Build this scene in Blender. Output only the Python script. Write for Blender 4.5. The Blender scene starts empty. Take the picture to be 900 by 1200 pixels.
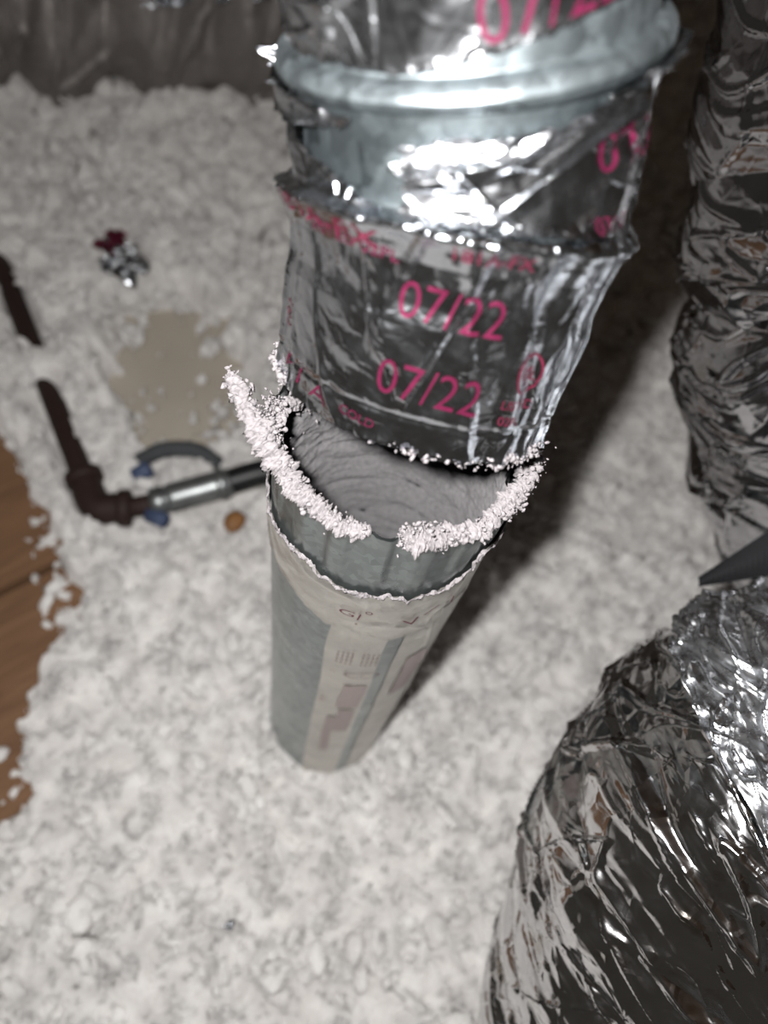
import bpy, bmesh, math, random
import numpy as np
from mathutils import Matrix, Vector
random.seed(7); np.random.seed(7)
SC = bpy.context.scene
COL = SC.collection

# ---------------------------------------------------------------- camera, world, light, exposure
CAM_R = Matrix(((0.9638, -0.2666, 0.0), (0.2324, 0.8400, -0.4903), (0.1307, 0.4726, 0.8715)))
CAM_LOC = Vector((0, 0, 0.707))
cd = bpy.data.cameras.new('camera')
cam = bpy.data.objects.new('camera', cd); COL.objects.link(cam)
cam.matrix_world = Matrix.Translation(CAM_LOC) @ CAM_R.to_4x4()
cd.sensor_fit = 'VERTICAL'; cd.sensor_height = 36.0; cd.sensor_width = 27.0
cd.lens = 27.0; cd.clip_start = 0.01; cd.clip_end = 30
cd.dof.use_dof = True; cd.dof.focus_distance = 0.30; cd.dof.aperture_fstop = 5.6
SC.camera = cam
SC.view_settings.view_transform = 'Standard'; SC.view_settings.look = 'None'
SC.view_settings.gamma = 1.0; SC.view_settings.use_curve_mapping = False
SC.view_settings.exposure = 0.0

world = bpy.data.worlds.new('attic_air'); SC.world = world; world.use_nodes = True
wb = world.node_tree.nodes['Background']
wb.inputs[0].default_value = (1.0, 0.9, 0.78, 1); wb.inputs[1].default_value = 0.035

def add_point(name, loc, power, radius, color):
    l = bpy.data.lights.new(name, 'POINT'); l.energy = power; l.shadow_soft_size = radius; l.color = color
    o = bpy.data.objects.new(name, l); COL.objects.link(o); o.location = loc
    return o
add_point('phone_flash', (-0.0262, 0.0090, 0.7120), 15.8, 0.006, (1.0, 0.985, 0.97))

# ---------------------------------------------------------------- noise and shape maths
def hsh(i, j, seed):
    i = i.astype(np.int64); j = j.astype(np.int64)
    h = (i * 374761393 + j * 668265263 + seed * 1442695041) & 0xffffffff
    h = ((h ^ (h >> 13)) * 1274126177) & 0xffffffff
    h = ((h ^ (h >> 16)) * 2246822519) & 0xffffffff
    return ((h ^ (h >> 15)) & 0xffff) / 65535.0

def facet(x, y, seed, per=0):
    """piecewise linear noise over random triangles: sharp straight folds, -1..1"""
    i = np.floor(x); j = np.floor(y); fx = x - i; fy = y - j
    w = (lambda a: np.mod(a, per)) if per else (lambda a: a)
    i0, i1 = w(i), w(i + 1)
    a = hsh(i0, j, seed); b = hsh(i1, j, seed); c = hsh(i0, j + 1, seed); d = hsh(i1, j + 1, seed)
    fl = hsh(i0, j, seed + 77) > .5
    lo = fx >= fy
    r1 = np.where(lo, a + (b - a) * fx + (d - b) * fy, a + (d - c) * fx + (c - a) * fy)
    s = fx + fy <= 1
    r2 = np.where(s, a + (b - a) * fx + (c - a) * fy, d + (c - d) * (1 - fx) + (b - d) * (1 - fy))
    return np.where(fl, r1, r2) * 2 - 1

def smooth(x, y, seed, per=0):
    i = np.floor(x); j = np.floor(y); fx = x - i; fy = y - j
    fx = fx * fx * (3 - 2 * fx); fy = fy * fy * (3 - 2 * fy)
    w = (lambda a: np.mod(a, per)) if per else (lambda a: a)
    i0, i1 = w(i), w(i + 1)
    a = hsh(i0, j, seed); b = hsh(i1, j, seed); c = hsh(i0, j + 1, seed); d = hsh(i1, j + 1, seed)
    return (a + (b - a) * fx + (c - a) * fy + (a - b - c + d) * fx * fy) * 2 - 1

def fbm(x, y, seed, octs=4, per=0, gain=.5):
    r = 0; a = 1; t = 0
    for k in range(octs):
        r = r + a * smooth(x * 2 ** k, y * 2 ** k, seed + k * 13, per * 2 ** k); t += a; a *= gain
    return r / t

def smin01(x): return np.clip(x, 0, 1)

def crumple(u, v, seed, nu, nv, octs=4, gain=.5, warp=.45, skew=0.0):
    """folded foil: u runs 0..1 around (periodic), v along"""
    x = u * nu + skew * v * nv; y = v * nv
    r = 0; a = 1; t = 0
    for k in range(octs):
        m = 2 ** k
        wx = warp * facet(x * m * .5 + 0., y * m * .5 + 3.3, seed + 5 + k, nu * m // 2 if (nu * m) % 2 == 0 else 0)
        wy = warp * facet(x * m * .5, y * m * .5 + 9.1, seed + 9 + k, nu * m // 2 if (nu * m) % 2 == 0 else 0)
        r = r + a * facet(x * m + wx, y * m + wy, seed + 31 * k, nu * m); t += a; a *= gain
    return r / t

def wrinkle(u, v, seed, nu, nv, width=.06, skew=0.0, warp=.5):
    """thin raised fold lines, 0..1"""
    x = u * nu + skew * v * nv; y = v * nv
    x2 = x + warp * smooth(x, y, seed + 3, nu); y2 = y + warp * smooth(x, y + 5, seed + 4, nu)
    f = np.abs(facet(x2, y2, seed, nu))
    return np.clip(1 - f / width, 0, 1)

class Tube:
    """a bent tube: stations of centre, normal and radius; th is the angle from the ref side"""
    def __init__(self, st, ref, extra=None, cubic=True):
        self.c = np.array([s[0] for s in st], float); n = np.array([s[1] for s in st], float)
        self.n = n / np.linalg.norm(n, axis=1)[:, None]; self.r = np.array([s[2] for s in st], float)
        self.ref = np.array(ref, float); self.extra = extra; self.cubic = cubic
    def lerp(self, A, s):
        k = np.clip(np.floor(s).astype(int), 0, len(A) - 2); f = s - k
        a, b = A[k], A[k + 1]
        if A.ndim > 1: f = f[..., None]
        if not self.cubic: return a + (b - a) * f
        p = A[np.clip(k - 1, 0, len(A) - 1)]; q = A[np.clip(k + 2, 0, len(A) - 1)]
        kk = (k == 0); kq = (k == len(A) - 2)
        if A.ndim > 1: kk = kk[..., None]; kq = kq[..., None]
        p = np.where(kk, 2 * a - b, p); q = np.where(kq, 2 * b - a, q)
        return .5 * (2 * a + (b - p) * f + (2 * p - 5 * a + 4 * b - q) * f * f + (3 * a - 3 * b + q - p) * f ** 3)
    def frame(self, s):
        s = np.asarray(s, float)
        c = self.lerp(self.c, s); n = self.lerp(self.n, s); n = n / np.linalg.norm(n, axis=-1, keepdims=True)
        a = self.ref - (n * self.ref).sum(-1, keepdims=True) * n; a = a / np.linalg.norm(a, axis=-1, keepdims=True)
        return c, n, a, np.cross(n, a)
    def __call__(self, th, s, off=0.0, axial=0.0):
        th, s = np.broadcast_arrays(np.asarray(th, float), np.asarray(s, float))
        c, n, a, b = self.frame(s)
        r = self.lerp(self.r, s)
        if self.extra is not None: r = r + self.extra(th, s)
        r = r + off
        d = np.cos(th)[..., None] * a + np.sin(th)[..., None] * b
        ax = np.asarray(axial, float)
        if ax.ndim: ax = ax[..., None]
        return c + r[..., None] * d + n * ax

def gau(x, m, w): return np.exp(-((x - m) / w) ** 2)

# lower stub: th = 0 faces the camera (-y), s = height / 0.4627
STUB_C = (-0.0014, 0.1772); STUB_H = 0.4627
def stub_extra(th, s):
    top = np.clip((s - .90) / .03, 0, 1)
    fl = .0011 * top * np.tanh(2.5 * np.sin(th * 17 + .8 * np.sin(th * 3)))
    dent = -.0022 * gau(s, .97, .03) * gau(th, -.15, .35) + .0010 * gau(s, .985, .02) * gau(th, .75, .25)
    return fl + dent + .0004 * np.sin(th * 3 + 6 * s)
stub = Tube([((*STUB_C, 0), (0, 0, 1), .0508), ((*STUB_C, STUB_H), (0, 0, 1), .0508)], (0, -1, 0), stub_extra, False)

# upper duct: s=0 lower opening, 1 lip, 2 big bead, 3.. the next gores
def up_extra(th, s):
    e = .0030 * gau(s, 1.0, .055) - .0018 * np.clip((s - 1.03) / .05, 0, 1) * np.clip((1.9 - s) / .3, 0, 1)
    e = e + .0018 * gau(s, .93, .12) - .0010 * np.clip((s - .57) / .08, 0, 1) * np.clip((.90 - s) / .06, 0, 1)
    e = e - .0009 * gau(s, .14, .02)*.6 + .0002 * gau(s, .17, .03)
    bead = np.clip(1 - ((s - 2.0) / .085) ** 2, 0, 1) ** .5
    e = e + .0050 * bead
    bead2 = np.clip(1 - ((s - 3.0) / .06) ** 2, 0, 1) ** .5
    return e + .004 * bead2
upper = Tube([((-.0018, .1835, .4835), (.03, .455, .89), .0503),
              ((-.0030, .2010, .5470), (-.085, .51, .855), .0497),
              ((-.0122, .2180, .5890), (-.27, .21, .94), .0490),
              ((-.0280, .2320, .6420), (-.30, .25, .92), .0495),
              ((-.0470, .2620, .7100), (-.25, .55, .80), .0495),
              ((-.0650, .3250, .7650), (-.20, .85, .50), .0495)], (0, -1, 0), up_extra)

# the two big foil jacketed ducts on the right
FLEX_LOW = [((.270, -.20, .10), (0, .3, 1), .104), ((.255, -.09, .13), (-.02, .6, 1), .104),
            ((.237, .006, .194), (-.03, .8, 1), .103), ((.226, .082, .283), (.05, .6, 1), .102),
            ((.241, .125, .333), (.6, .5, .8), .097), ((.305, .138, .356), (1, .25, .25), .095),
            ((.406, .160, .368), (1, .15, .05), .096), ((.585, .200, .386), (1, .1, 0), .101)]
FLEX_UP = [((.150, .620, .700), (.25, -.6, -.75), .098), ((.170, .53, .600), (.25, -.6, -.8), .098),
           ((.205, .463, .503), (.35, -.45, -.8), .098), ((.232, .412, .423), (.45, -.4, -.75), .096),
           ((.266, .370, .352), (.55, -.35, -.7), .095), ((.318, .342, .288), (.75, -.25, -.6), .090),
           ((.396, .325, .239), (.9, -.1, -.4), .088), ((.522, .325, .223), (1, 0, -.2), .088)]
FAR_DUCT = [((-1.05, .86, .10), (1, .18, 0), .135), ((-.80, .925, .10), (1, .22, 0), .140),
            ((-.60, .995, .105), (1, .30, 0), .135), ((-.42, 1.075, .11), (1, .42, 0), .140),
            ((-.25, 1.175, .12), (1, .5, .05), .138), ((-.05, 1.29, .15), (1, .5, .1), .135)]

def flow_extra(th, s):
    u = (th / (2 * np.pi)) % 1.0
    uw = u + .05 * smooth(u * 6, s * 1.1, 91, 6); sw = s + .25 * smooth(u * 6, s * 1.7, 92, 6)
    big = .0085 * crumple(uw, sw, 11, 6, 1.3, 2, .5, skew=.4)
    rings = .0042 * np.abs(np.sin(s * 7.5 + 1.3 * np.sin(th + 1) + .9 * smooth(u * 4, s * 2, 4, 4))) ** .6
    fine = .0027 * crumple(uw, sw, 23, 12, 4.4, 4, .58, skew=.9) + .0011 * wrinkle(uw, sw, 53, 26, 7.0, .10, .7, .4)
    w1 = .0034 * wrinkle(uw, sw, 41, 6, 2.4, .10, .5)
    w2 = .0020 * wrinkle(uw, sw, 47, 14, 3.2, .10, -.7)
    return big + rings + fine + w1 + w2
def fup_extra(th, s):
    u = (th / (2 * np.pi)) % 1.0
    rings = .0075 * np.abs(np.sin(s * 3.9 + .5 * np.sin(th * 2) + .5 * smooth(u * 5, s * 1.5, 8, 5))) ** .8
    u = u + .03 * smooth(u * 8, s * 1.6, 98, 8); s = s + .2 * smooth(u * 8, s * 2.1, 99, 8)
    big = .0065 * crumple(u, s, 61, 6, 2.4, 2, .5, skew=.3)
    fine = .0028 * crumple(u, s, 67, 10, 6.0, 3, .5, skew=.3)
    w1 = .0030 * wrinkle(u, s, 71, 6, 5.0, .12, .3) + .0016 * wrinkle(u, s, 73, 14, 4.0, .12, -.4)
    return rings + big + fine + w1
def far_extra(th, s):
    u = (th / (2 * np.pi)) % 1.0
    return .022 * np.abs(np.sin(s * 5.2 + .7 * np.sin(th))) + .03 * crumple(u, s, 81, 6, 2.5, 3, .5, skew=.6) \
        + .01 * wrinkle(u, s, 85, 10, 4, .12)
flex_low = Tube(FLEX_LOW, (-.6, -.6, .5), flow_extra)
flex_up = Tube(FLEX_UP, (-.3, -.75, .2), fup_extra)
far_duct = Tube(FAR_DUCT, (0, -.7, .7), far_extra)
# ==== BUILD
# ---------------------------------------------------------------- materials
def mat(name):
    m = bpy.data.materials.new(name); m.use_nodes = True
    return m, m.node_tree, m.node_tree.nodes['Principled BSDF']
def nd(t, typ, **kw):
    n = t.nodes.new(typ)
    for k, v in kw.items():
        if k in n.inputs: n.inputs[k].default_value = v
        else: setattr(n, k, v)
    return n
def ramp(t, fac, stops):
    r = t.nodes.new('ShaderNodeValToRGB'); t.links.new(fac, r.inputs[0])
    while len(r.color_ramp.elements) < len(stops): r.color_ramp.elements.new(.5)
    for e, (p, c) in zip(r.color_ramp.elements, stops):
        e.position = p; e.color = (*c, 1) if len(c) == 3 else c
    return r
def bump(t, b, height, strength, dist, prev=None):
    n = t.nodes.new('ShaderNodeBump'); n.inputs['Strength'].default_value = strength; n.inputs['Distance'].default_value = dist
    t.links.new(height, n.inputs['Height'])
    if prev: t.links.new(prev.outputs[0], n.inputs['Normal'])
    t.links.new(n.outputs[0], b.inputs['Normal'])
    return n
def coords(t): return t.nodes.new('ShaderNodeTexCoord').outputs['Object']
def noise(t, co, scale, detail=4, rough=.6, dist=0.0):
    n = nd(t, 'ShaderNodeTexNoise', Scale=scale, Detail=detail, Roughness=rough, Distortion=dist); t.links.new(co, n.inputs['Vector'])
    return n

def foil_mat(name, base, rough, crease=420, strength=.35, dist=.0006, metal=1.0, stain=None):
    m, t, b = mat(name); co = coords(t)
    n = noise(t, co, 30, 4, .6)
    r = ramp(t, n.outputs['Fac'], [(.25, tuple(x * .82 for x in base)), (.7, base)])
    colr = r.outputs[0]
    if stain:
        n3 = noise(t, co, 55, 5, .65, .5)
        r3 = ramp(t, n3.outputs['Fac'], [(.58, (0, 0, 0)), (.74, (1, 1, 1))])
        mx = t.nodes.new('ShaderNodeMix'); mx.data_type = 'RGBA'; t.links.new(r3.outputs[0], mx.inputs[0])
        t.links.new(colr, mx.inputs[6]); mx.inputs[7].default_value = (*stain, 1); colr = mx.outputs[2]
    t.links.new(colr, b.inputs['Base Color'])
    b.inputs['Metallic'].default_value = metal
    n2 = noise(t, co, 90, 5, .65)
    rr = ramp(t, n2.outputs['Fac'], [(.3, (rough * .75,) * 3), (.75, (min(1, rough * 1.6),) * 3)])
    t.links.new(rr.outputs[0], b.inputs['Roughness'])
    v = nd(t, 'ShaderNodeTexVoronoi', feature='F1', Scale=crease); t.links.new(noise(t, co, crease * .3, 2).outputs['Color'], v.inputs['Vector'])
    v2 = nd(t, 'ShaderNodeTexVoronoi', feature='DISTANCE_TO_EDGE', Scale=crease * .35)
    mxv = t.nodes.new('ShaderNodeVectorMath'); mxv.operation = 'MULTIPLY_ADD'
    t.links.new(noise(t, co, crease * .12, 3).outputs['Color'], mxv.inputs[0]); mxv.inputs[1].default_value = (.012,) * 3
    t.links.new(co, mxv.inputs[2]); t.links.new(mxv.outputs[0], v2.inputs['Vector'])
    r2 = ramp(t, v2.outputs['Distance'], [(0, (1, 1, 1)), (.12, (0, 0, 0))])
    bp = bump(t, b, r2.outputs[0], strength, dist)
    n4 = noise(t, co, crease * .45, 5, .7)
    bump(t, b, n4.outputs['Fac'], strength * .55, dist * .8, bp)
    return m
M_TAPE = foil_mat('aluminium_foil_tape', (.68, .71, .755), .165, 380, .16, .0004)
M_TAPE_CR = foil_mat('crumpled_foil_tape', (.50, .515, .54), .21, 300, .16, .0006)
M_TAPE_BR = foil_mat('bright_foil_tape', (.74, .755, .78), .24, 300, .16, .0006)
M_TAPE_OLD = foil_mat('weathered_foil_tape', (.66, .64, .60), .48, 380, .2, .0004)
M_JACKET = foil_mat('foil_duct_jacket', (.74, .74, .75), .13, 170, .28, .0009, stain=(.42, .38, .33))
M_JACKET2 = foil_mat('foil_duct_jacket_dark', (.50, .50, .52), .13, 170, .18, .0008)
M_FAR = foil_mat('dusty_grey_jacket', (.30, .275, .26), .55, 40, .2, .003, .6)

def galv(name, base, rough, lowc=.45):
    m, t, b = mat(name); co = coords(t)
    v = nd(t, 'ShaderNodeTexVoronoi', feature='F1', Scale=260); t.links.new(co, v.inputs['Vector'])
    r = ramp(t, v.outputs['Color'], [(.1, tuple(x * lowc for x in base)), (.9, base)])
    t.links.new(r.outputs[0], b.inputs['Base Color']); b.inputs['Metallic'].default_value = .9
    n = noise(t, co, 60, 5, .7)
    rr = ramp(t, n.outputs['Fac'], [(.3, (rough * .8,) * 3), (.7, (rough * 1.35,) * 3)])
    t.links.new(rr.outputs[0], b.inputs['Roughness'])
    bump(t, b, n.outputs['Fac'], .12, .0006)
    return m
M_GALV = galv('galvanised_steel', (.30, .345, .365), .42)
M_GALV_MID = galv('spangled_galvanised_steel', (.20, .235, .25), .36)
M_GALV_DULL = galv('dull_galvanised_steel', (.30, .335, .335), .30, .72)

def ink(name, col, rough=.35):
    m, t, b = mat(name); co = coords(t); n = noise(t, co, 600, 3)
    r = ramp(t, n.outputs['Fac'], [(.3, tuple(c * .8 for c in col)), (.7, col)])
    t.links.new(r.outputs[0], b.inputs['Base Color']); b.inputs['Metallic'].default_value = .45; b.inputs['Roughness'].default_value = rough
    return m
M_INK = ink('magenta_print', (.125, .012, .042))
M_INK_DARK = ink('dark_red_print', (.13, .012, .035), .5)
M_INK_FADE = ink('faded_red_print', (.50, .33, .32), .6)

def fuzz(name, c0, c1, scale=160, bs=.8, bd=.002, sss=0.0):
    m, t, b = mat(name); co = coords(t); n = noise(t, co, scale, 6, .7)
    r = ramp(t, n.outputs['Fac'], [(.3, c0), (.65, c1)]); t.links.new(r.outputs[0], b.inputs['Base Color'])
    b.inputs['Roughness'].default_value = 1.0; b.inputs['Diffuse Roughness'].default_value = 1.0; b.inputs['Specular IOR Level'].default_value = .05
    n2 = noise(t, co, scale * 2.2, 6, .75); bump(t, b, n2.outputs['Fac'], bs, bd)
    if sss: b.inputs['Subsurface Weight'].default_value = sss; b.inputs['Subsurface Radius'].default_value = (.012, .012, .012); b.inputs['Subsurface Scale'].default_value = 1.0
    return m
M_LINT = fuzz('grey_lint', (.095, .092, .095), (.165, .158, .162), 420, .7, .001)
M_LINT_RIM = fuzz('pale_lint', (.17, .158, .162), (.28, .258, .266), 700, .9, .0012)
M_FIBRE = fuzz('blown_fibre', (.62, .595, .58), (.93, .91, .885), 30, .5, .004, .6)

def plain(name, col, rough=.5, metal=0.0, bs=.2, scale=60, c2=None):
    m, t, b = mat(name); co = coords(t); n = noise(t, co, scale, 5, .65)
    r = ramp(t, n.outputs['Fac'], [(.3, c2 or tuple(c * .65 for c in col)), (.7, col)])
    t.links.new(r.outputs[0], b.inputs['Base Color']); b.inputs['Roughness'].default_value = rough
    b.inputs['Metallic'].default_value = metal; bump(t, b, n.outputs['Fac'], bs, .001)
    return m
M_IRON = plain('rusty_iron', (.032, .014, .010), .7, .1, .6, 120)
M_BLACK = plain('black_rubber', (.008, .008, .009), .45, 0, .15)
M_STEEL = plain('brushed_fitting_metal', (.36, .38, .38), .4, .85, .2)
M_BLUE = plain('blue_enamel', (.07, .10, .19), .6, 0, .1)
M_ORANGE = plain('orange_paint', (.32, .15, .05), .6)
M_DRY = plain('bare_gypsum_board', (.56, .51, .43), .9, 0, .2, 9, (.48, .43, .36))
M_LOOP = plain('dusty_dark_tube', (.07, .075, .08), .8)
M_STRAP = plain('black_webbing', (.006, .006, .008), .85, 0, .2)
M_DARK = plain('dusty_subfloor', (.10, .08, .06), .95)

def wood(name, c0, c1, c2):
    m, t, b = mat(name); co = coords(t)
    mp = nd(t, 'ShaderNodeMapping'); mp.inputs['Scale'].default_value = (5, 60, 60); t.links.new(co, mp.inputs['Vector'])
    n = noise(t, mp.outputs[0], 1.2, 6, .65, 1.2)
    r = ramp(t, n.outputs['Fac'], [(.25, c0), (.5, c1), (.75, c2)]); t.links.new(r.outputs[0], b.inputs['Base Color'])
    b.inputs['Roughness'].default_value = .75; bump(t, b, n.outputs['Fac'], .25, .001)
    return m
M_WOOD = wood('pine_board', (.12, .058, .028), (.20, .105, .052), (.27, .150, .08))
M_ROOF = wood('roof_deck', (.10, .06, .035), (.16, .10, .06), (.22, .14, .09))

# ---------------------------------------------------------------- mesh helpers
def link(o, parent=None):
    COL.objects.link(o)
    if parent is not None: o.parent = parent
    return o
def mesh_obj(name, V, Fc, m, parent=None, smooth_=True):
    me = bpy.data.meshes.new(name); V = np.asarray(V, np.float32); Fc = np.asarray(Fc, np.int32)
    k = Fc.shape[1]
    me.vertices.add(len(V)); me.vertices.foreach_set('co', V.ravel())
    me.loops.add(Fc.size); me.loops.foreach_set('vertex_index', Fc.ravel())
    me.polygons.add(len(Fc)); me.polygons.foreach_set('loop_start', np.arange(0, Fc.size, k, dtype=np.int32))
    if smooth_: me.polygons.foreach_set('use_smooth', np.ones(len(Fc), bool))
    me.update(calc_edges=True); me.validate()
    me.materials.append(m)
    return link(bpy.data.objects.new(name, me), parent)
def grid_faces(nu, nv, wrap=False):
    i = np.arange(nu if wrap else nu - 1); j = np.arange(nv - 1); I, J = np.meshgrid(i, j, indexing='ij')
    I2 = (I + 1) % nu
    return np.stack([I * nv + J, I2 * nv + J, I2 * nv + J + 1, I * nv + J + 1], -1).reshape(-1, 4)
def tube_obj(name, tube, s0, s1, nu, ns, m, parent=None, off=0.0, disp=None, th=(0, 2 * math.pi), flip=False):
    full = th[1] - th[0] > 6.28
    T = np.linspace(th[0], th[1], nu, endpoint=not full); S = np.linspace(s0, s1, ns)
    A, B = np.meshgrid(T, S, indexing='ij')
    o = off + (disp(A, B) if disp else 0)
    P = tube(A, B, o)
    f = grid_faces(nu, ns, full)
    if flip: f = f[:, ::-1]
    return mesh_obj(name, P.reshape(-1, 3), f, m, parent)
def patch_obj(name, tube, lo, hi, nu, ns, m, parent, off, disp=None, jag=.0, jagn=60, seed=0, side=0.0, fringe=0.0):
    """foil strip; lo and hi are polylines [(th, s), ...] of its lower and upper edge"""
    lo = np.array(lo); hi = np.array(hi)
    t0 = max(lo[0, 0], hi[0, 0]); t1 = min(lo[-1, 0], hi[-1, 0])
    T = np.linspace(t0, t1, nu); W = np.linspace(0, 1, ns)
    L = np.interp(T, lo[:, 0], lo[:, 1]); Hh = np.interp(T, hi[:, 0], hi[:, 1])
    jn = lambda q: jag * (facet(T * jagn / 6.28, T * 0 + q, seed + 3) + .6 * facet(T * jagn / 2.2, T * 0 + q, seed + 4))
    L = L - np.abs(jn(1.3)); Hh = Hh + jn(7.7)
    S = L[:, None] + (Hh - L)[:, None] * W[None]
    TT = np.repeat(T[:, None], ns, 1)
    if side:
        e = side * (facet(W * 9, W * 0 + 2, seed) + .5 * facet(W * 25, W * 0 + 2, seed))
        k = gau(np.arange(nu), 0, nu * .12); k2 = gau(np.arange(nu), nu - 1, nu * .12)
        TT = TT + (k[:, None] + k2[:, None]) * e[None]
    o = off + (disp(TT, S) if disp else 0)
    if fringe:
        edge = np.maximum(gau(W, 0, .035), gau(W, 1, .035))[None]
        o = o + edge * fringe * (.5 + .5 * facet(TT * 22, W[None] * 4 + TT, seed + 9))
    P = tube(TT, S, o)
    ob = mesh_obj(name, P.reshape(-1, 3), grid_faces(nu, ns), m, parent)
    return ob
def empty(name, loc=(0, 0, 0)):
    o = bpy.data.objects.new(name, None); o.empty_display_size = .02; COL.objects.link(o); o.location = loc
    return o
def tag(o, label=None, cat=None, group=None, kind=None):
    if label: o['label'] = label
    if cat: o['category'] = cat
    if group: o['group'] = group
    if kind: o['kind'] = kind
    return o
def localise(root):
    """children meshes were written in world coordinates; the root stands at its base"""
    bpy.context.view_layer.update()
    for c in root.children: c.matrix_parent_inverse = root.matrix_world.inverted()

def join_geo(parts):
    V = []; Fc = []; n = 0
    for v, f in parts: V.append(v); Fc.append(np.asarray(f) + n); n += len(v)
    return np.concatenate(V), np.concatenate(Fc)
def cyl_geo(p0, p1, r0, r1=None, n=28, rings=2, cap=True):
    r1 = r0 if r1 is None else r1
    p0 = np.array(p0, float); p1 = np.array(p1, float); d = (p1 - p0); d = d / np.linalg.norm(d)
    a = np.cross(d, (.31, .2, .93)); a /= np.linalg.norm(a); b = np.cross(d, a)
    t = np.linspace(0, 2 * np.pi, n, endpoint=False)
    prof = [(0, r0 * .02), (0, r0 * .9), (.0001, r0), ] if cap else [(0, r0)]
    L = np.linalg.norm(p1 - p0)
    body = [(L * k / rings, r0 + (r1 - r0) * k / rings) for k in range(0, rings + 1)]
    end = [(L, r1 * .9), (L, r1 * .02)] if cap else []
    if cap: body[0] = (r0 * .1, r0); body[-1] = (L - r1 * .1, r1)
    pr = ([(0, r0 * .02), (0, r0 * .9)] if cap else []) + body + end
    P = np.array([[p0 + d * h + r * (math.cos(x) * a + math.sin(x) * b) for h, r in pr] for x in t])
    return P.reshape(-1, 3), grid_faces(n, len(pr), True)
def path_tube(pts, r, n=24, steps=40):
    st = []
    pts = [np.array(p, float) for p in pts]
    for i, p in enumerate(pts):
        d = pts[min(i + 1, len(pts) - 1)] - pts[max(i - 1, 0)]; st.append((p, d, r))
    tb = Tube(st, (0.1, .2, 1)); T = np.linspace(0, 2 * np.pi, n, endpoint=False); S = np.linspace(0, len(pts) - 1, steps)
    A, B = np.meshgrid(T, S, indexing='ij')
    return tb(A, B).reshape(-1, 3), grid_faces(n, steps, True)

_ico = {}
def ico(sub):
    if sub not in _ico:
        bm = bmesh.new(); bmesh.ops.create_icosphere(bm, subdivisions=sub, radius=1)
        _ico[sub] = (np.array([v.co[:] for v in bm.verts]), np.array([[v.index for v in f.verts] for f in bm.faces])); bm.free()
    return _ico[sub]
def lumps(C, R, sub, rng, rough=.35, squash=(.6, 1.0)):
    """many irregular little tufts as one set of triangles"""
    v, f = ico(sub); N = len(C)
    V = np.repeat(v[None], N, 0)
    k = rng.normal(size=(N, 4, 3)) * 2.2; ph = rng.uniform(0, 6.28, (N, 4))
    w = sum(np.sin((V * k[:, q][:, None]).sum(2) + ph[:, q][:, None]) for q in range(4)) / 4
    V = V * (1 + rough * 1.6 * w[..., None] + rng.normal(size=(N, len(v), 1)) * rough * .28)
    q = rng.normal(size=(N, 3, 3)); u, _, vt = np.linalg.svd(q)
    sc = rng.uniform(squash[0], squash[1] * 1.15, (N, 1, 3))
    V = np.einsum('nij,nkj->nki', u, V * sc) * np.asarray(R)[:, None, None] + C[:, None]
    Fc = (f[None] + (np.arange(N) * len(v))[:, None, None]).reshape(-1, 3)
    return V.reshape(-1, 3), Fc

def text_geo(body, size, maxe=.0011, ring=None):
    """flat glyph mesh centred on the origin, cut fine enough to wrap"""
    cu = bpy.data.curves.new('t', 'FONT'); cu.body = body; cu.size = size; cu.align_x = 'CENTER'; cu.align_y = 'CENTER'; cu.offset = -size * .006
    cu.resolution_u = 4
    ob = bpy.data.objects.new('t', cu); COL.objects.link(ob)
    bpy.context.view_layer.update()
    me = bpy.data.meshes.new_from_object(ob.evaluated_get(bpy.context.evaluated_depsgraph_get()))
    bpy.data.objects.remove(ob); bpy.data.curves.remove(cu)
    bm = bmesh.new(); bm.from_mesh(me); bpy.data.meshes.remove(me)
    if ring:
        a, b, w = ring; vs = []
        for k in range(48):
            t = k / 48 * 2 * math.pi
            vs.append((bm.verts.new((a * math.cos(t), b * math.sin(t), 0)), bm.verts.new(((a + w) * math.cos(t), (b + w) * math.sin(t), 0))))
        for k in range(48):
            p, q = vs[k], vs[(k + 1) % 48]; bm.faces.new((p[0], p[1], q[1], q[0]))
    for _ in range(7):
        bmesh.ops.triangulate(bm, faces=bm.faces[:])
        es = [e for e in bm.edges if e.calc_length() > maxe]
        if not es: break
        bmesh.ops.subdivide_edges(bm, edges=es, cuts=1)
    bmesh.ops.triangulate(bm, faces=bm.faces[:])
    bm.verts.index_update()
    V = np.array([v.co[:] for v in bm.verts]); Fc = np.array([[v.index for v in f.verts] for f in bm.faces]); bm.free()
    return V, Fc
def wrap_text(name, body, size, tube, th0, s0, m, parent, off, disp=None, rot=0.0, sx=1.0, slen=.06, ring=None):
    V, Fc = text_geo(body, size, ring=ring)
    x = V[:, 0] * sx; y = V[:, 1]; c, s = math.cos(rot), math.sin(rot)
    x, y = x * c - y * s, x * s + y * c
    th = th0 + x / .0505; S = s0 + y / slen
    P = tube(th, S, off + (disp(th, S) if disp else 0))
    return mesh_obj(name, P, Fc, m, parent)

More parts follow.
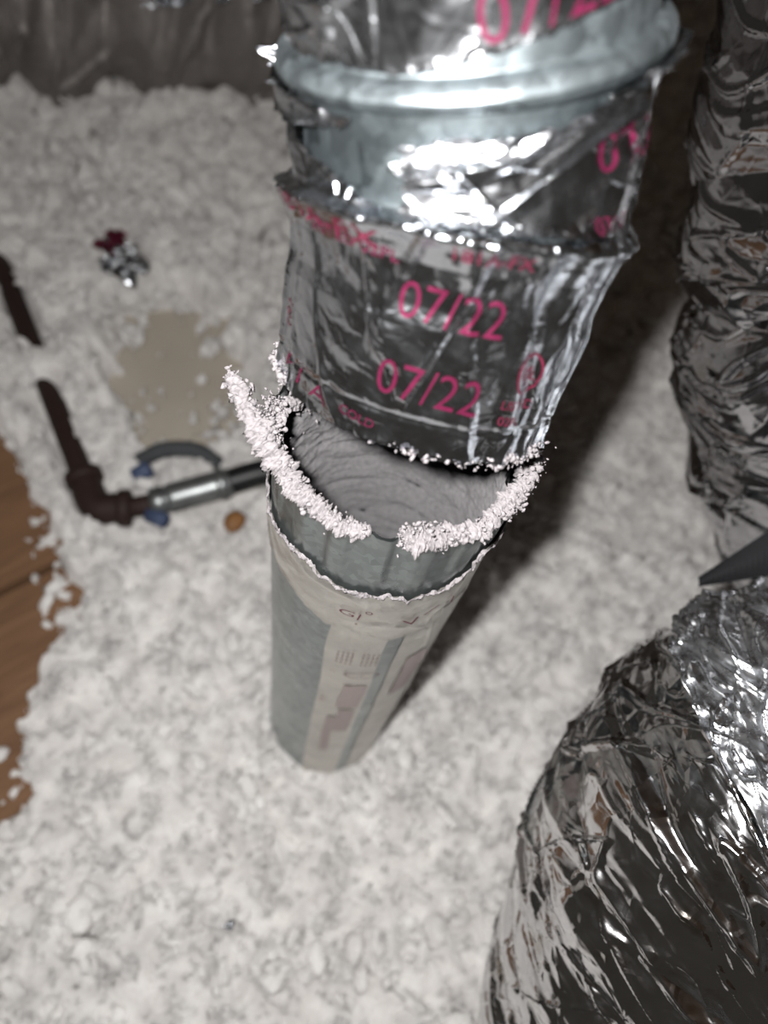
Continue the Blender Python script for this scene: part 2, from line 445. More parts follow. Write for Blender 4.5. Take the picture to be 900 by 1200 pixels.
# ---------------------------------------------------------------- floor, boards, blown insulation
def inpoly(x, y, poly):
    ins = np.zeros(x.shape, bool); dmin = np.full(x.shape, 9.)
    n = len(poly)
    for k in range(n):
        x0, y0 = poly[k]; x1, y1 = poly[(k + 1) % n]
        c = ((y0 > y) != (y1 > y)) & (x < (x1 - x0) * (y - y0) / (y1 - y0 + 1e-12) + x0); ins ^= c
        t = np.clip(((x - x0) * (x1 - x0) + (y - y0) * (y1 - y0)) / ((x1 - x0) ** 2 + (y1 - y0) ** 2), 0, 1)
        dmin = np.minimum(dmin, np.hypot(x - x0 - t * (x1 - x0), y - y0 - t * (y1 - y0)))
    return np.where(ins, dmin, -dmin)     # >0 inside
BOARD = [(-.62, .43), (-.473, .385), (-.385, .372), (-.335, .306), (-.302, .249), (-.262, .205), (-.252, .144), (-.250, .103), (-.236, .05), (-.268, -.003), (-.45, -.12), (-.8, .1)]
BEIGE = [(-.395, .600), (-.335, .625), (-.230, .640), (-.170, .475), (-.185, .425), (-.275, .405), (-.335, .478)]
def pathd(x, y, pts):
    d = np.full(x.shape, 9.)
    for (x0, y0), (x1, y1) in zip(pts[:-1], pts[1:]):
        t = np.clip(((x - x0) * (x1 - x0) + (y - y0) * (y1 - y0)) / ((x1 - x0) ** 2 + (y1 - y0) ** 2), 0, 1)
        d = np.minimum(d, np.hypot(x - x0 - t * (x1 - x0), y - y0 - t * (y1 - y0)))
    return d
PIPE1 = [(-.515, .585), (-.425, .487)]; PIPE2 = [(-.385, .418), (-.280, .315), (-.20, .330), (-.13, .40)]
def height(x, y):
    wx = x + .006 * smooth(x * 40, y * 40, 61) + .0025 * smooth(x * 110, y * 110, 62); wy = y + .006 * smooth(x * 40, y * 40, 63) + .0025 * smooth(x * 110, y * 110, 64)
    c1, s1 = .8, .6
    ax, ay = wx * c1 - wy * s1, wx * s1 + wy * c1
    h = .014 * fbm(x * 5, y * 5, 3, 3) + .008 * fbm(x * 18, y * 18, 5, 2) - .012
    h = h + .018 * np.abs(smooth(ax * 30, ay * 30, 65)) + .008 * smooth(wx * 58, wy * 58, 66) + .005 * np.abs(smooth(ax * 95, ay * 95, 67)) + .0022 * smooth(wx * 170, wy * 170, 68) + .0006 * smooth(ax * 380, ay * 380, 69) + .004
    n = .022 * fbm(x * 22, y * 22, 12, 3) + .010 * fbm(x * 70, y * 70, 14, 2)
    bd = inpoly(x, y, BOARD) + n
    h = h - .075 * np.clip(bd / .03 + .3, 0, 1)
    be = inpoly(x, y, BEIGE) + n * 1.3
    h = h - .085 * np.clip(be / .03 + .3, 0, 1)
    tr = .020 - np.minimum(pathd(x, y, PIPE1), pathd(x, y, PIPE2)) + n * .35
    h = h - .035 * np.clip(tr / .012, 0, 1)
    h = h + .024 * np.exp(-((x + .405) ** 2 + (y - .452) ** 2) / .022 ** 2)
    h = h + .05 * np.clip((y - .75) / .5, 0, 1) * (x < .05) * np.clip((x + .9) / .4, 0, 1)
    rr = np.hypot(x - STUB_C[0], y - STUB_C[1]); h = h + .006 * gau(rr, .055, .012)
    return h
def build_insulation():
    rng = np.random.default_rng(4)
    X = np.concatenate([np.linspace(-1.5, -.58, 60), np.linspace(-.575, .50, 430), np.linspace(.51, 1.7, 70)]); Y = np.concatenate([np.linspace(-.45, -.14, 26), np.linspace(-.135, .80, 400), np.linspace(.806, 1.6, 130), np.linspace(1.62, 2.4, 24)])
    NX, NY = len(X), len(Y)
    A, B = np.meshgrid(X, Y, indexing='ij'); P = np.stack([A, B, height(A, B)], -1).reshape(-1, 3)
    gf = grid_faces(NX, NY); gf = np.concatenate([gf[:, [0, 1, 2]], gf[:, [0, 2, 3]]])
    parts = [(P, gf)]
    def scatter(n, xr, yr, rlo, rhi, sub):
        x = rng.uniform(*xr, n); y = rng.uniform(*yr, n)
        bd = inpoly(x, y, BOARD); be = inpoly(x, y, BEIGE)
        tr = np.minimum(pathd(x, y, PIPE1), pathd(x, y, PIPE2))
        keep = (bd < .028 * rng.random(n) ** 3) & (be < .07 * rng.random(n) ** 1.6) & (tr > .016 - .010 * rng.random(n) ** 2)
        keep &= np.hypot(x - STUB_C[0], y - STUB_C[1]) > .053
        x, y, be, bd = x[keep], y[keep], be[keep], bd[keep]
        z = height(x, y)
        r = rlo + (rhi - rlo) * rng.random(len(x)) ** 1.8
        z = np.maximum(z, np.where(bd > -.004, -.016, z)) ; z = np.maximum(z, np.where(be > 0, -.02, z))
        C = np.stack([x, y, z + r * rng.uniform(-.6, .25, len(x))], 1)
        parts.append(lumps(C, r, sub, rng, .75, (.35, 1.1)))
    scatter(3600, (-.55, .50), (-.15, .75), .0035, .0110, 2)
    scatter(9000, (-.55, .50), (-.15, .75), .0012, .0040, 1)
    scatter(3000, (-1.0, .7), (.70, 1.7), .005, .017, 2)
    scatter(3000, (-1.0, .7), (.70, 1.7), .003, .009, 1)
    V, Fc = join_geo(parts)
    o = mesh_obj('blown_insulation', V, Fc, M_FIBRE)
    tag(o, 'white fluffy blown-in loose-fill insulation covering the attic floor', 'insulation', kind='stuff')
build_insulation()

def box_obj(name, cx, cy, cz, lx, ly, lz, rz, m, parent=None, bev=.002):
    bm = bmesh.new(); bmesh.ops.create_cube(bm, size=1); bmesh.ops.scale(bm, vec=(lx, ly, lz), verts=bm.verts)
    bmesh.ops.bevel(bm, geom=bm.edges[:], offset=bev, segments=2, affect='EDGES')
    me = bpy.data.meshes.new(name); bm.to_mesh(me); bm.free(); me.materials.append(m)
    o = link(bpy.data.objects.new(name, me), parent); o.location = (cx, cy, cz); o.rotation_euler = (0, 0, rz)
    return o
fl = box_obj('floor', .1, 1.0, -.16, 3.4, 3.2, .02, 0, M_DARK); tag(fl, kind='structure')
# two boards, the dark gap runs from (-.333,.211) to (-.303,.246)
ang = math.atan2(.246 - .211, .030)
ux, uy = math.cos(ang), math.sin(ang); gx, gy = -.318, .2285
def board(side, w, label):
    cx = gx + ux * -.31 - uy * side * (w / 2 + .0035); cy = gy + uy * -.31 + ux * side * (w / 2 + .0035)
    o = box_obj('wooden_board', cx, cy, -.032, .72, w, .028, ang, M_WOOD)
    tag(o, label, 'board', 'pine boards at the left edge')
board(1, .19, 'upper of two bare pine boards at the left edge, level with the rusty pipe elbow')
board(-1, .19, 'lower of two bare pine boards at the left edge, beside the deep white fluff')
dp = box_obj('drywall_panel', -.27, .50, -.0560, .42, .46, .013, .35, M_DRY)
tag(dp, 'beige drywall board showing bare between the fluff, beyond the black hose', 'drywall')
ce = box_obj('ceiling', .2, .8, 2.05, 5, 5, .02, 0, M_ROOF); tag(ce, kind='structure')

# ---------------------------------------------------------------- lower duct stub
sroot = empty('metal_duct', (*STUB_C, 0))
tag(sroot, 'upright round galvanised duct stub in the fluff, torn open at its lint-caked rim', 'duct')
def stub_disp(th, s): return 0
pipe = tube_obj('duct_wall', stub, -.14, 1.0, 260, 150, M_GALV_DULL, sroot)
tube_obj('inner_wall', stub, .2, 1.0, 160, 40, M_GALV_DULL, sroot, off=-.0012, flip=True)
# torn tape edge over the pipe
TE = [(-3.15, .93), (-2.2, .95), (-1.6, .96), (-1.35, .925), (-1.09, .884), (-.85, .897), (-.6, .906), (-.38, .900), (-.15, .893), (.12, .896), (.45, .888), (.64, .893), (.9, .905), (1.2, .927), (1.6, .94), (2.2, .94), (3.15, .93)]
def old_tape(th, s): 
    u = (th / (2 * np.pi)) % 1
    return .0006 * crumple(u, s * 3, 5, 14, 4, 3) + .0010 * wrinkle(u, s * 3, 8, 10, 2.5, .10, .6)
band = patch_obj('foil_tape_band', stub, [(-3.15, .80), (-1.4, .83), (-.6, .815), (-.2, .79), (0, .80), (.4, .775), (1.0, .80), (3.15, .80)], TE, 460, 46, M_TAPE_OLD, sroot, .0009, old_tape, .006, 60, 3, 0, .0006)
tag(band, 'dull foil tape band with a ragged torn top edge')
def strip_disp(th, s):
    u = (th / (2 * np.pi)) % 1
    return .0007 * wrinkle(u, s, 18, 16, 3, .14, .2) + .0004 * crumple(u, s * 2, 15, 12, 3, 3)
strip_a = patch_obj('foil_tape_strip', stub, [(-.17, -.1), (.40, -.1)], [(-.17, .82), (.40, .82)], 60, 220, M_TAPE_OLD, sroot, .0006, strip_disp, .0, 60, 5, .015)
strip_b = patch_obj('foil_tape_strip', stub, [(.56, -.1), (1.2, -.1)], [(.56, .82), (1.2, .82)], 60, 220, M_TAPE_OLD, sroot, .0005, strip_disp, .0, 60, 6, .015)
# ragged bright edge of the tear
def torn_edge():
    rng = np.random.default_rng(9); te = np.array(TE)
    T = np.linspace(-1.9, 1.75, 900); s = np.interp(T, te[:, 0], te[:, 1]) + .006 * facet(T * 60 / 6.28, T * 0 + 7.7, 6) + .0036 * facet(T * 60 / 2.2, T * 0 + 7.7, 7)
    w = .0003 + .0055 * np.abs(fbm(T * 9, T * 0, 2, 3)) ** 1.2 + .0016 * gau(T, -1.15, .25)
    K = np.linspace(-1, 1, 9)
    TT = np.repeat(T[:, None], 9, 1); SS = s[:, None] + (w[:, None] * K[None] + .0012 * facet(TT * 40, K[None] * 3 + TT, 12)) / STUB_H
    o = .0016 + .0007 * (1 - K[None] ** 2) + .0009 * facet(TT * 30, K[None] * 2, 21)
    return mesh_obj('torn_edge', stub(TT, SS, o).reshape(-1, 3), grid_faces(900, 9), M_LINT_RIM, sroot)
tag(torn_edge(), 'ragged whitish torn edge of the tape')
# caked lint inside
def lining(th, s):
    u = (th / (2 * np.pi)) % 1
    wx = .25 * smooth(u * 8, s * 16, 3, 8)
    f = smooth(u * 9 + wx, s * 34 + 1.2 * smooth(u * 7, s * 9, 2, 7), 31, 9)
    rip = 1 - np.abs(f) ** .6
    return -.0036 + .0028 * rip - .0022 * (1 - np.abs(smooth(u * 22 + wx, s * 80, 37, 22))) * .5 - .0005 * fbm(u * 120, s * 300, 41, 2, 120) \
        - .0022 * gau(s, .985, .03) * (1 + smooth(u * 14, s * 10, 51, 14))
o = tube_obj('lint_lining', stub, .30, .988, 520, 330, M_LINT, sroot, disp=lambda a, b: lining(a, b), flip=True)
tag(o, 'thick grey lint caked in ripples on the inside wall', kind='stuff')
bt = tube_obj('lint_plug', Tube([((*STUB_C, .14), (0, 0, 1), .050), ((*STUB_C, .141), (0, 0, 1), .002)], (0, -1, 0), None, False), 0, 1, 60, 12, M_LINT, sroot)
# pale lint crust hanging on the rim
def ribbon(pts, rad, seed, n=520, k=26):
    pts = np.array(pts, float); rad = np.array(rad, float)
    d = np.gradient(pts, axis=0); tb = Tube([(p, q, r) for p, q, r in zip(pts, d, rad)], (0, .05, 1))
    S = np.linspace(0, len(pts) - 1, n); T = np.linspace(0, 2 * np.pi, k, endpoint=False); A, B = np.meshgrid(T, S, indexing='ij')
    q = n / (len(pts) - 1)
    rr = tb.lerp(tb.r, B)
    o = 1.12 * rr * (.55 * np.abs(smooth(A * 1.1 * 5 / 6.28 * 1.14, B * 2.6, seed, 5)) + .40 * smooth(A * 11 / 6.28, B * 6, seed + 1, 11) + .30 * facet(A * 20 / 6.28, B * 16, seed + 2, 20) - .15)
    end = np.clip(np.minimum(B, len(pts) - 1 - B) / .25, 0, 1) ** .5
    o = (rr + o) * end - rr
    return tb(A, B, o).reshape(-1, 3), grid_faces(k, n, True)
def rim_pts(t0, t1, n, r=.0508, dz=0.0, wob=.0012, seed=0):
    T = np.linspace(t0, t1, n); w = wob * smooth(T * 6, T * 0, seed); z = STUB_H + dz + wob * smooth(T * 7, T * 0, seed + 1)
    return np.stack([STUB_C[0] + (r + w) * np.sin(T), STUB_C[1] - (r + w) * np.cos(T), z], 1)
def crust_body():
    P = []
    a = np.array([[-.0705, .172, .473], [-.062, .163, .471], [-.053, .154, .468], [-.0475, .147, .466]])
    b = rim_pts(-.85, -.02, 9, seed=3, dz=.001)
    P.append(ribbon(np.concatenate([a, b]), [.0022, .0034, .0040, .0038] + [.0036, .0036, .0032, .0036, .0032, .0028, .0030, .0026, .0018], 301, 900))
    P.append(ribbon(rim_pts(.22, .62, 5, .0495, .001, seed=7), [.0026, .0046, .0040, .0036, .0024], 311, 300))
    P.append(ribbon(rim_pts(.55, 1.9, 11, .0508, .001, seed=8), [.0022, .0028, .0030, .0026, .0034, .0030, .0034, .0030, .0034, .0030, .0022], 317, 800))
    P.append(ribbon(rim_pts(-2.3, -1.62, 6, .0492, .002, seed=9), [.0022, .0034, .0032, .0036, .0030, .0020], 321, 400))
    P.append(ribbon([[-.0475, .160, .466], [-.0490, .170, .460], [-.0470, .182, .452], [-.0455, .188, .440]], [.0022, .0026, .0024, .0016], 331, 260))
    V, Fc = join_geo(P)
    return mesh_obj('lint_crust', V, Fc, M_LINT_RIM, sroot)
tag(crust_body(), 'thick pale lint crust along the broken rim', kind='stuff')
def crust():
    rng = np.random.default_rng(5); C = []; R = []
    def run(t0, t1, n, w, hz, rr, lift=lambda q: 0, out=lambda q: 0):
        q = rng.random(n); th = t0 + (t1 - t0) * q
        dz = rng.normal(size=n) * hz * 1.1; dr = rng.normal(size=n) * w * 1.1; rr = rr * .75
        for a, b, c, d in zip(th, dz, dr, q):
            r = .0508 + c + out(d); C.append((STUB_C[0] + r * math.sin(a), STUB_C[1] - r * math.cos(a), STUB_H + b + lift(d)))
        R.extend(rr * (.45 + rng.random(n) ** 1.5))
    run(-1.45, -.05, 700, .0016, .0021, .0009, lambda q: .001 + .001 * math.sin(q * 14))
    run(-1.5, -1.0, 150, .0022, .0028, .0009, lambda q: .003 * (1 - q), lambda q: .001)
    run(.18, .55, 260, .0020, .0030, .0010, lambda q: -.001 + .002 * math.sin(q * 3), lambda q: -.002)
    run(.5, 1.75, 450, .0015, .0021, .0009, lambda q: .0015 * math.sin(q * 11), lambda q: .0006)
    run(1.0, 1.9, 160, .0019, .0028, .0008, lambda q: .002, lambda q: .002)
    run(-2.2, -1.6, 300, .0018, .0030, .0010, lambda q: .004, lambda q: -.002)
    run(-2.1, -1.75, 150, .0022, .012, .0010, lambda q: -.006, lambda q: -.004)
    # the loose end that sticks out to the left of the rim
    for k in range(260):
        q = rng.random() ** .9
        p = np.array([-.0455, .150, .466]) * (1 - q) + np.array([-.0700, .172, .472]) * q + rng.normal(size=3) * np.array([.0018, .0022, .0018]) * (1.15 - .4 * q)
        C.append(tuple(p)); R.append(.0010 * (.45 + rng.random() ** 1.5))
    # frayed wisps
    V, Fc = lumps(np.array(C), np.array(R), 1, rng, .6, (.5, 1.2))
    return mesh_obj('lint_crumbs', V, Fc, M_LINT_RIM, sroot)
tag(crust(), 'loose lint crumbs on the rim', kind='stuff')
# a few prints left on the old tape
def st(name, body, size, th, s, m=M_INK_DARK, rot=0, sx=1.0, ring=None, off=.0022):
    return wrap_text(name, body, size, stub, th, s, m, band if s > .79 else strip_a, off, lambda a, b: strip_disp(a, b) if s < .79 else old_tape(a, b), rot, sx, STUB_H, ring)
pr = st('printed_mark', 'G|', .0085, -.02, .842, rot=-.1, sx=1.3); tag(pr, 'dark red logo letters printed on the tape')
st('printed_mark', '°', .012, .13, .848)
st('printed_mark', '.', .010, .05, .826)
st('printed_mark', 'V', .012, .52, .828, sx=1.1, rot=.2)
st('printed_mark', '/', .012, .68, .845, sx=1.6, rot=-.3)
st('printed_mark', '-/', .008, .85, .85, rot=.2)
for row, z in enumerate((.722, .708, .694)):
    st('printed_mark', ':::: ::::', .011, .16, z, M_INK_DARK, off=.0016)
st('printed_mark', '::', .007, -.05, .655, M_INK_FADE, off=.0016)
st('printed_oval', '=', .004, .26, .648, M_INK_DARK, sx=1.4, ring=(.0062, .0046, .0006), off=.0016)
st('printed_mark', 'HIII', .005, -.09, .52, M_INK_FADE, rot=1.57, off=.0016)
def ink_block(th0, th1, s0, s1):
    T = np.linspace(th0, th1, 26); S = np.linspace(s0, s1, 60); A, B = np.meshgrid(T, S, indexing='ij')
    A = A + .03 * smooth(B * 12, B * 0, 7)
    o = mesh_obj('printed_block', stub(A, B, .0014 + strip_disp(A, B)).reshape(-1, 3), grid_faces(26, 60), M_INK_PALE, strip_b if th0 > .5 else strip_a)
M_INK_PALE = ink('pale_red_block_print', (.50, .42, .41), .6)
ink_block(.10, .36, .50, .60); ink_block(.14, .34, .36, .485); ink_block(.02, .14, .22, .44)
ink_block(.72, .98, .52, .68)
localise(sroot)

# ---------------------------------------------------------------- upper duct: gores, tape, print
uroot = empty('duct_elbow', (-.0018, .1835, .4835))
tag(uroot, 'crooked metal duct elbow wrapped in foil tape printed 07/22, above the torn stub', 'duct elbow')
tube_obj('duct_section', upper, 0, .995, 260, 110, M_GALV, uroot)
tube_obj('duct_section', upper, .995, 2.0, 300, 140, M_GALV_MID, uroot)
tube_obj('duct_section', upper, 2.0, 3.0, 300, 120, M_GALV, uroot)
tube_obj('duct_section', upper, 3.0, 4.0, 160, 60, M_GALV, uroot)
tube_obj('duct_section', upper, 4.0, 5.0, 160, 40, M_GALV, uroot)
tube_obj('inner_wall', upper, 0, 2.0, 160, 60, M_GALV_DULL, uroot, off=-.003, flip=True)

def d_low(th, s):       # tape on the lower section: fairly tight, long up-down wrinkles
    u = (th / (2 * np.pi)) % 1
    k = .6 + .6 * np.clip((s - .62) / .2, 0, 1)
    u = u + .016 * smooth(u * 10, s * 1.3, 93, 10) + .006 * smooth(u * 24, s * 4, 94, 24); s_ = s + .22 * smooth(u * 8, s * 1.5, 95, 8)
    streak = .0013 * wrinkle(u, s_ * .45, 101, 12, 1.2, .11, -.75, .2) + .0008 * wrinkle(u, s_ * .5, 103, 22, 1.6, .13, .9, .3)
    flat = .0011 * crumple(u, s_ * .35, 105, 16, 1.4, 2, .4, skew=-.7)
    cr = .0012 * crumple(u, s_, 107, 26, 6, 3, .55, skew=.2) * k
    right = np.clip((th - .35) / .3, 0, 1) * np.clip((1.6 - th) / .2, 0, 1)
    pleat = .0011 * right * np.tanh(1.5 * np.sin(th * 21 + 2.2 * s + 1.5 * smooth(th * 3, s * 1.5, 119))) + .0012 * gau(s, .78, .12) * np.abs(facet(th * 8, s * 2, 109))
    return streak + flat + cr + pleat
lowtape = patch_obj('foil_tape_wrap', upper, [(-3.14, -.03), (3.14, -.03)], [(-3.14, 1.10), (-1.2, 1.10), (-.8, 1.06), (-.4, 1.05), (0, 1.06), (.5, 1.05), (1.2, 1.07), (3.14, 1.1)],
    900, 260, M_TAPE, uroot, .0011, d_low, .018, 70, 31, 0, .0012)
tag(lowtape, 'shiny foil tape wrap printed 07/22 in magenta')
def d_mid(th, s):       # badly crumpled tape on the middle section
    u = (th / (2 * np.pi)) % 1
    u = u + .02 * smooth(u * 12, s * 2.2, 96, 12); s = s + .12 * smooth(u * 14, s * 2.5, 97, 14)
    a = .0026 * crumple(u, s * .9, 121, 12, 2, 3, .5, .55, skew=-.6)
    b = .0018 * wrinkle(u, s, 125, 14, 2.2, .14, -.9, .6) + .0009 * wrinkle(u, s, 127, 26, 4, .16, .6, .6)
    return a + b + .0014

midtape = patch_obj('foil_tape_patch', upper, [(-.20, 1.07), (.2, 1.07), (.9, 1.08), (1.6, 1.08), (2.6, 1.1)],
    [(-.20, 1.66), (-.05, 1.73), (.15, 1.77), (.4, 1.80), (.6, 1.82), (.74, 1.87), (.9, 1.93), (1.05, 1.97), (1.4, 1.97), (2.6, 1.9)], 560, 230, M_TAPE_CR, uroot, .0012, d_mid, .030, 70, 41, .05, .0018)
tag(midtape, 'heavily crumpled foil tape patch')
lefttape = patch_obj('foil_tape_patch', upper, [(-2.6, 1.04), (-.30, 1.04)], [(-2.6, 1.7), (-1.5, 1.64), (-1.05, 1.53), (-.85, 1.42), (-.63, 1.29), (-.45, 1.14), (-.30, 1.09)], 300, 90, M_TAPE, uroot, .0013, d_mid, .02, 90, 43, .01, .0012)
def d_top(th, s): return (.8 * d_mid(th, s) - .0006) * (1 - .8 * np.clip((th - .1) / .25, 0, 1))
toptape = patch_obj('foil_tape_patch', upper, [(-2.6, 2.13), (-.9, 2.13), (-.55, 2.14), (-.1, 2.12), (.15, 2.16), (.5, 2.22), (1.0, 2.30), (2.0, 2.3)], [(-2.6, 2.95), (2.0, 2.95)],
    420, 150, M_TAPE_CR, uroot, .0010, d_top, .02, 70, 47, .02, .0006)
# rag of tape squeezed out under the bead at the left, its tip sticking out
flap = patch_obj('foil_tape_rag', upper, [(-1.9, 1.60), (-1.5, 1.60), (-1.2, 1.66), (-.75, 1.72), (-.42, 1.82)], [(-1.9, 1.9), (-.42, 1.9)], 120, 60, M_TAPE_CR, uroot, .0022, lambda th, s: 1.2 * d_mid(th, s) + .002 * gau(th, -1.3, .4), .03, 60, 49, .03, .001)
def flap_tip():
    T = np.linspace(0, 1, 14); W = np.linspace(-1, 1, 9); A, B = np.meshgrid(T, W, indexing='ij')
    base = upper(np.array([-1.45]), np.array([1.93]), .002)[0]
    d = np.array([-.9, -.15, .25]); d /= np.linalg.norm(d); sd = np.array([.1, .35, .9]); n = np.cross(d, sd)
    w = .0032 * (1 - A) ** .7 * (1 + .3 * facet(A * 6, B * 0, 2))
    P = base + A[..., None] * d * .0075 + (B * w)[..., None] * sd + (.0010 * np.sin(B * 5 + A * 3))[..., None] * n
    return mesh_obj('tape_tip', P.reshape(-1, 3), grid_faces(14, 9), M_TAPE_CR, uroot)
flap_tip()
def ut(name, body, size, th, s, disp, off, m=M_INK, rot=0, sx=1.0, ring=None, slen=.064):
    return wrap_text(name, body, size, upper, th, s, m, {d_low: lowtape, d_mid: midtape, d_top: toptape}[disp], off, disp, rot, sx, slen, ring)
LO = .00135
o = ut('printed_date', '07/22', .0150, .135, .655, d_low, LO, rot=-.03, sx=.92); tag(o, 'magenta print reading 07/22')
o = ut('printed_date', '07/22', .0155, .10, .300, d_low, LO, rot=-.03, sx=.92); tag(o, 'magenta print reading 07/22')
ut('printed_emblem', 'UL', .0062, .69, .435, d_low, LO, M_INK_DARK, 0, .8, (.0050, .0056, .0007))
ut('printed_line', 'LISTED', .0040, .68, .285, d_low, LO, M_INK_DARK, 0, 1.0)
ut('printed_line', '02PL', .0040, .65, .205, d_low, LO, M_INK_DARK, 0, 1.0)
ut('printed_line', '181A-FX', .0060, .28, .925, d_low, LO, M_INK_DARK, 0, 1.0)
ut('printed_line', '181A-FX', .0090, -.72, .93, d_low, LO, M_INK_DARK, -.1, 1.3)
ut('printed_line', 'LISTED 02PL', .0055, -.48, .865, d_low, LO, M_INK, -.1, 1.0)
ut('printed_line', 'F 1 A', .0085, -.78, .085, d_low, LO, M_INK, -.12, 1.4)
ut('printed_line', 'COLD', .0045, -.30, .060, d_low, LO, M_INK, -.1, 1.0)
ut('printed_line', '181', .0075, -1.05, .35, d_low, LO, M_INK_DARK, 1.4, 1.0)
MO = .00155
ut('printed_date', '07/22', .0165, 1.25, 1.55, d_mid, MO, rot=.05, slen=.046)
ut('printed_line', '07/22 07', .0060, 1.08, 1.13, d_mid, MO, rot=.03, slen=.046)
ut('printed_date', '07/22', .0165, .56, 2.34, d_top, .0014, rot=.12, slen=.054, sx=.95)
# lint stuck along the lower edge
def edge_lint():
    rng = np.random.default_rng(15); n = 460
    th = np.concatenate([rng.normal(.85, .14, 240), rng.uniform(-.2, 1.3, 80), rng.normal(-1.25, .14, 140)])
    s = -.028 + rng.normal(size=n) * .016; s[:200] -= rng.random(200) * .035 * (rng.random(200) > .6)
    P = upper(th, s, .0014 + rng.normal(size=n) * .0009)
    V, Fc = lumps(P, .0006 * (.4 + rng.random(n) ** 2 * 1.5), 1, rng, .6, (.5, 1.2))
    return mesh_obj('lint_fringe', V, Fc, M_LINT_RIM, uroot)
tag(edge_lint(), 'pale lint fringe on the lower edge', kind='stuff')
localise(uroot)

# ---------------------------------------------------------------- big foil jacketed ducts
fr = empty('flexible_duct', (.270, -.20, 0))
tag(fr, 'large crinkled silver foil flexible duct arching up in the lower right foreground', 'flexible duct')
tube_obj('foil_jacket', flex_low, 0, 7, 620, 760, M_JACKET, fr)
def tape_turn(name, tube, s0, s1, nu, ns, parent, m, amp, seed):
    def dd(th, s):
        u = (th / (2 * np.pi)) % 1
        return amp * crumple(u, s, seed, 22, 7, 4, .62, .55, skew=-.5) + amp * .7 * wrinkle(u, s, seed + 3, 30, 9, .16, .8)
    return tube_obj(name, tube, s0, s1, nu, ns, m, parent, .0035, dd)
tag(tape_turn('foil_tape_wrap', flex_low, 3.95, 5.6, 560, 330, fr, M_TAPE_BR, .0050, 201), 'bright crumpled foil tape around the bend')
localise(fr)
fu = empty('flexible_duct', (.120, .600, .600))
tag(fu, 'dark wrinkled silver flexible duct coming down along the right edge', 'flexible duct')
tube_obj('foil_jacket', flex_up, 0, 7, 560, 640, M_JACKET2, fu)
localise(fu)
fd = empty('flexible_duct', (-.60, .995, 0))
tag(fd, 'dusty dark grey jacketed duct lying across the fluff in the upper left', 'flexible duct')
tube_obj('duct_jacket', far_duct, 0, 5, 260, 320, M_FAR, fd)
def scraps():
    pass
rng0 = np.random.default_rng(2)
def foil_sheet(name, origin, du, dv, lu, lv, amp, seed, m, parent=None, n=46):
    A, B = np.meshgrid(np.linspace(-.5, .5, n), np.linspace(-.5, .5, n), indexing='ij')
    du = np.array(du, float); dv = np.array(dv, float); du /= np.linalg.norm(du); dv /= np.linalg.norm(dv); nn = np.cross(du, dv)
    e = 1 + .25 * facet(np.arctan2(B, A) * 3, A * 0, seed)
    h = amp * (facet(A * 3.5 + 9, B * 3.5 + 4, seed) + .6 * facet(A * 8 + 3, B * 8, seed + 2) + .3 * facet(A * 17, B * 17 + 5, seed + 3))
    x = A * lu * e + amp * .6 * facet(A * 5, B * 5 + 2, seed + 5); y = B * lv * e + amp * .6 * facet(A * 5 + 7, B * 5, seed + 6)
    P = np.array(origin) + x[..., None] * du + y[..., None] * dv + h[..., None] * nn
    return mesh_obj(name, P.reshape(-1, 3), grid_faces(n, n), m, parent)
for px_, py_, pz_, l_, w_, sd_ in ((-.405, .900, .172, .05, .018, 5), (-.345, .925, .182, .035, .022, 6), (-.315, .945, .180, .04, .02, 9), (-.27, .965, .180, .04, .028, 7)):
    foil_sheet('foil_tape_scrap', (px_, py_, pz_), (1, .5, .1), (-.2, .5, .8), l_, w_, .010, sd_, M_TAPE_CR, fd, 30)
localise(fd)
# black strap between the two right-hand ducts
sb = empty('duct_strap', (.330, .255, .31)); tag(sb, 'black ribbed webbing strap squeezed between the two silver ducts at the right edge', 'strap')
STRAP0 = (.1966, .2391, .3023); STRAP1 = (.300, .300, .380)
def strap():
    A, B = np.meshgrid(np.linspace(0, 1, 160), np.linspace(-1, 1, 26), indexing='ij')
    p0 = np.array(STRAP0); p1 = np.array(STRAP1); w = .003 + .022 * np.clip(A * 1.6, 0, 1)
    up = np.array([-.27, .84, .47]); nn = np.array([-.3, -.53, .79])
    P = p0 + A[..., None] * (p1 - p0) + (B * w)[..., None] * up + (.006 * np.cos(B * 1.5) + .0006 * np.sin(A * 260) * (np.abs(B) < .55))[..., None] * nn
    return mesh_obj('webbing', P.reshape(-1, 3), grid_faces(160, 26), M_STRAP, sb)
strap(); localise(sb)

# ---------------------------------------------------------------- small things lying in the fluff
sc = foil_sheet('foil_scrap', (-.372, .612, .024), (.9, -.35, .1), (.3, .9, .3), .064, .036, .012, 8, M_TAPE_CR)
tag(sc, 'small crumpled foil scrap with a dark pink print lying on the fluff', 'foil scrap')
tp = foil_sheet('printed_patch', (-.390, .632, .034), (.9, -.35, .1), (.3, .9, .3), .032, .026, .006, 18, M_INK_DARK, sc, 20)
ch = foil_sheet('foil_speck', (-.030, -.005, .018), (.9, .2, .1), (-.2, .9, .3), .006, .006, .002, 28, M_TAPE_CR, None, 12)
tag(ch, 'tiny foil speck lying on the bright fluff at the bottom', 'foil scrap')
ch2 = foil_sheet('foil_speck', (-.205, -.010, .012), (.9, .2, .1), (-.2, .9, .3), .012, .005, .002, 38, M_TAPE_CR, None, 12)
tag(ch2, 'tiny foil sliver lying on the fluff near the lower left corner', 'foil scrap')

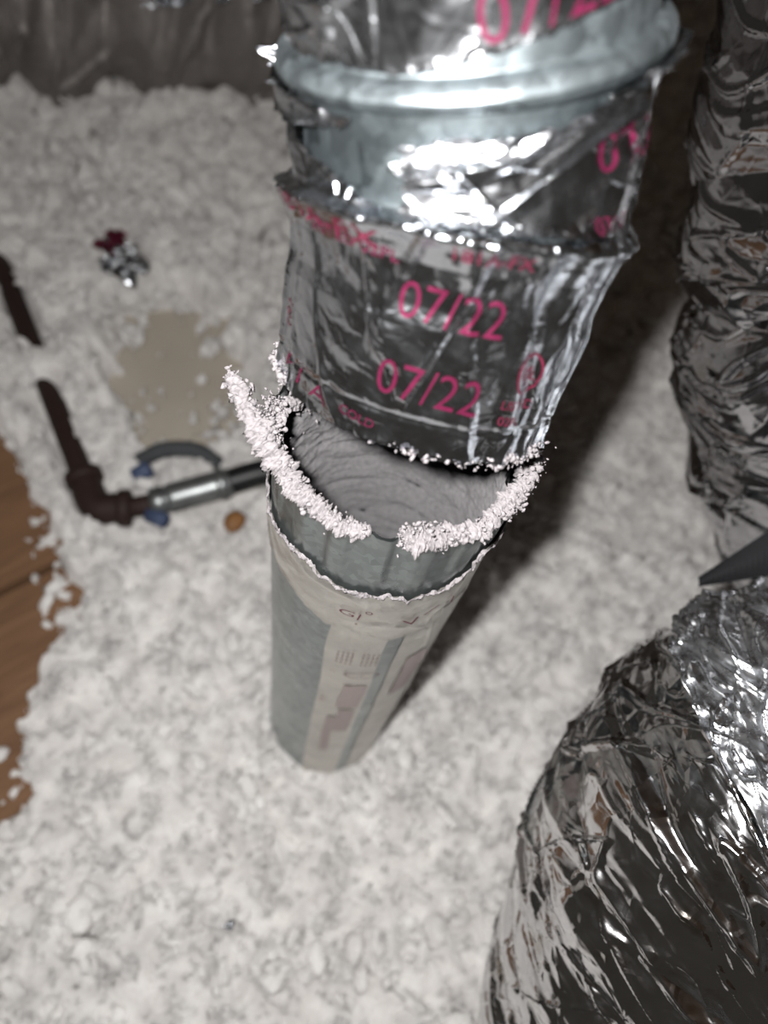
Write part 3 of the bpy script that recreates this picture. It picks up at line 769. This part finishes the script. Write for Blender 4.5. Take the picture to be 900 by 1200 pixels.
gp = empty('iron_pipe', (-.28, .309, 0)); tag(gp, 'dark rusty iron pipe with an elbow half buried in the fluff at left', 'pipe')
V, Fc = cyl_geo((-.53, .603, -.012), (-.284, .318, .006), .0115, n=32, rings=20); mesh_obj('pipe', V, Fc, M_IRON, gp)
V, Fc = path_tube([(-.302, .340, .005), (-.286, .320, .006), (-.272, .312, .007), (-.252, .318, .008)], .0160); mesh_obj('elbow_fitting', V, Fc, M_IRON, gp)
for q in ([(-.306, .345, .005), (-.298, .335, .005)], [(-.256, .3165, .008), (-.244, .3205, .008)]):
    V, Fc = cyl_geo(q[0], q[1], .019); mesh_obj('elbow_collar', V, Fc, M_IRON, gp)
V, Fc = cyl_geo((-.25, .318, .008), (-.222, .331, .012), .0105); mesh_obj('nipple', V, Fc, M_IRON, gp)
localise(gp)
hc = empty('hose_connector', (-.20, .345, 0)); tag(hc, 'black hose with a grey metal coupling joined to the rusty pipe left of the stub', 'hose')
V, Fc = join_geo([cyl_geo((-.226, .330, .012), (-.214, .337, .014), .0165, n=6), cyl_geo((-.214, .337, .014), (-.210, .339, .015), .0135)]); mesh_obj('coupling_nut', V, Fc, M_STEEL, hc, smooth_=False)
V, Fc = join_geo([cyl_geo((-.212, .338, .015), (-.158, .372, .022), .0148, n=40, rings=10), cyl_geo((-.170, .3645, .0205), (-.162, .3695, .0215), .0168, n=40)]); mesh_obj('metal_coupling', V, Fc, M_STEEL, hc)
V, Fc = path_tube([(-.160, .371, .022), (-.130, .390, .026), (-.09, .412, .024), (-.03, .44, .010), (.03, .47, -.03)], .0135); mesh_obj('hose', V, Fc, M_BLACK, hc)
V, Fc = path_tube([(-.262, .372, .004), (-.238, .392, .012), (-.205, .402, .012), (-.180, .398, .002)], .0085); mesh_obj('side_loop', V, Fc, M_LOOP, hc)
V, Fc = cyl_geo((-.253, .352, .014), (-.240, .364, .020), .0085); mesh_obj('blue_cap', V, Fc, M_BLUE, hc)
V, Fc = cyl_geo((-.226, .318, .010), (-.205, .314, .014), .0075); mesh_obj('blue_cap', V, Fc, M_BLUE, hc)
localise(hc)
V, Fc = lumps(np.array([(-.141, .332, .016)]), np.array([.012]), 3, rng0, .15, (.7, 1)); oc = mesh_obj('orange_plug', V, Fc, M_ORANGE)
tag(oc, 'small orange plug poking out of the fluff just left of the stub', 'plug')
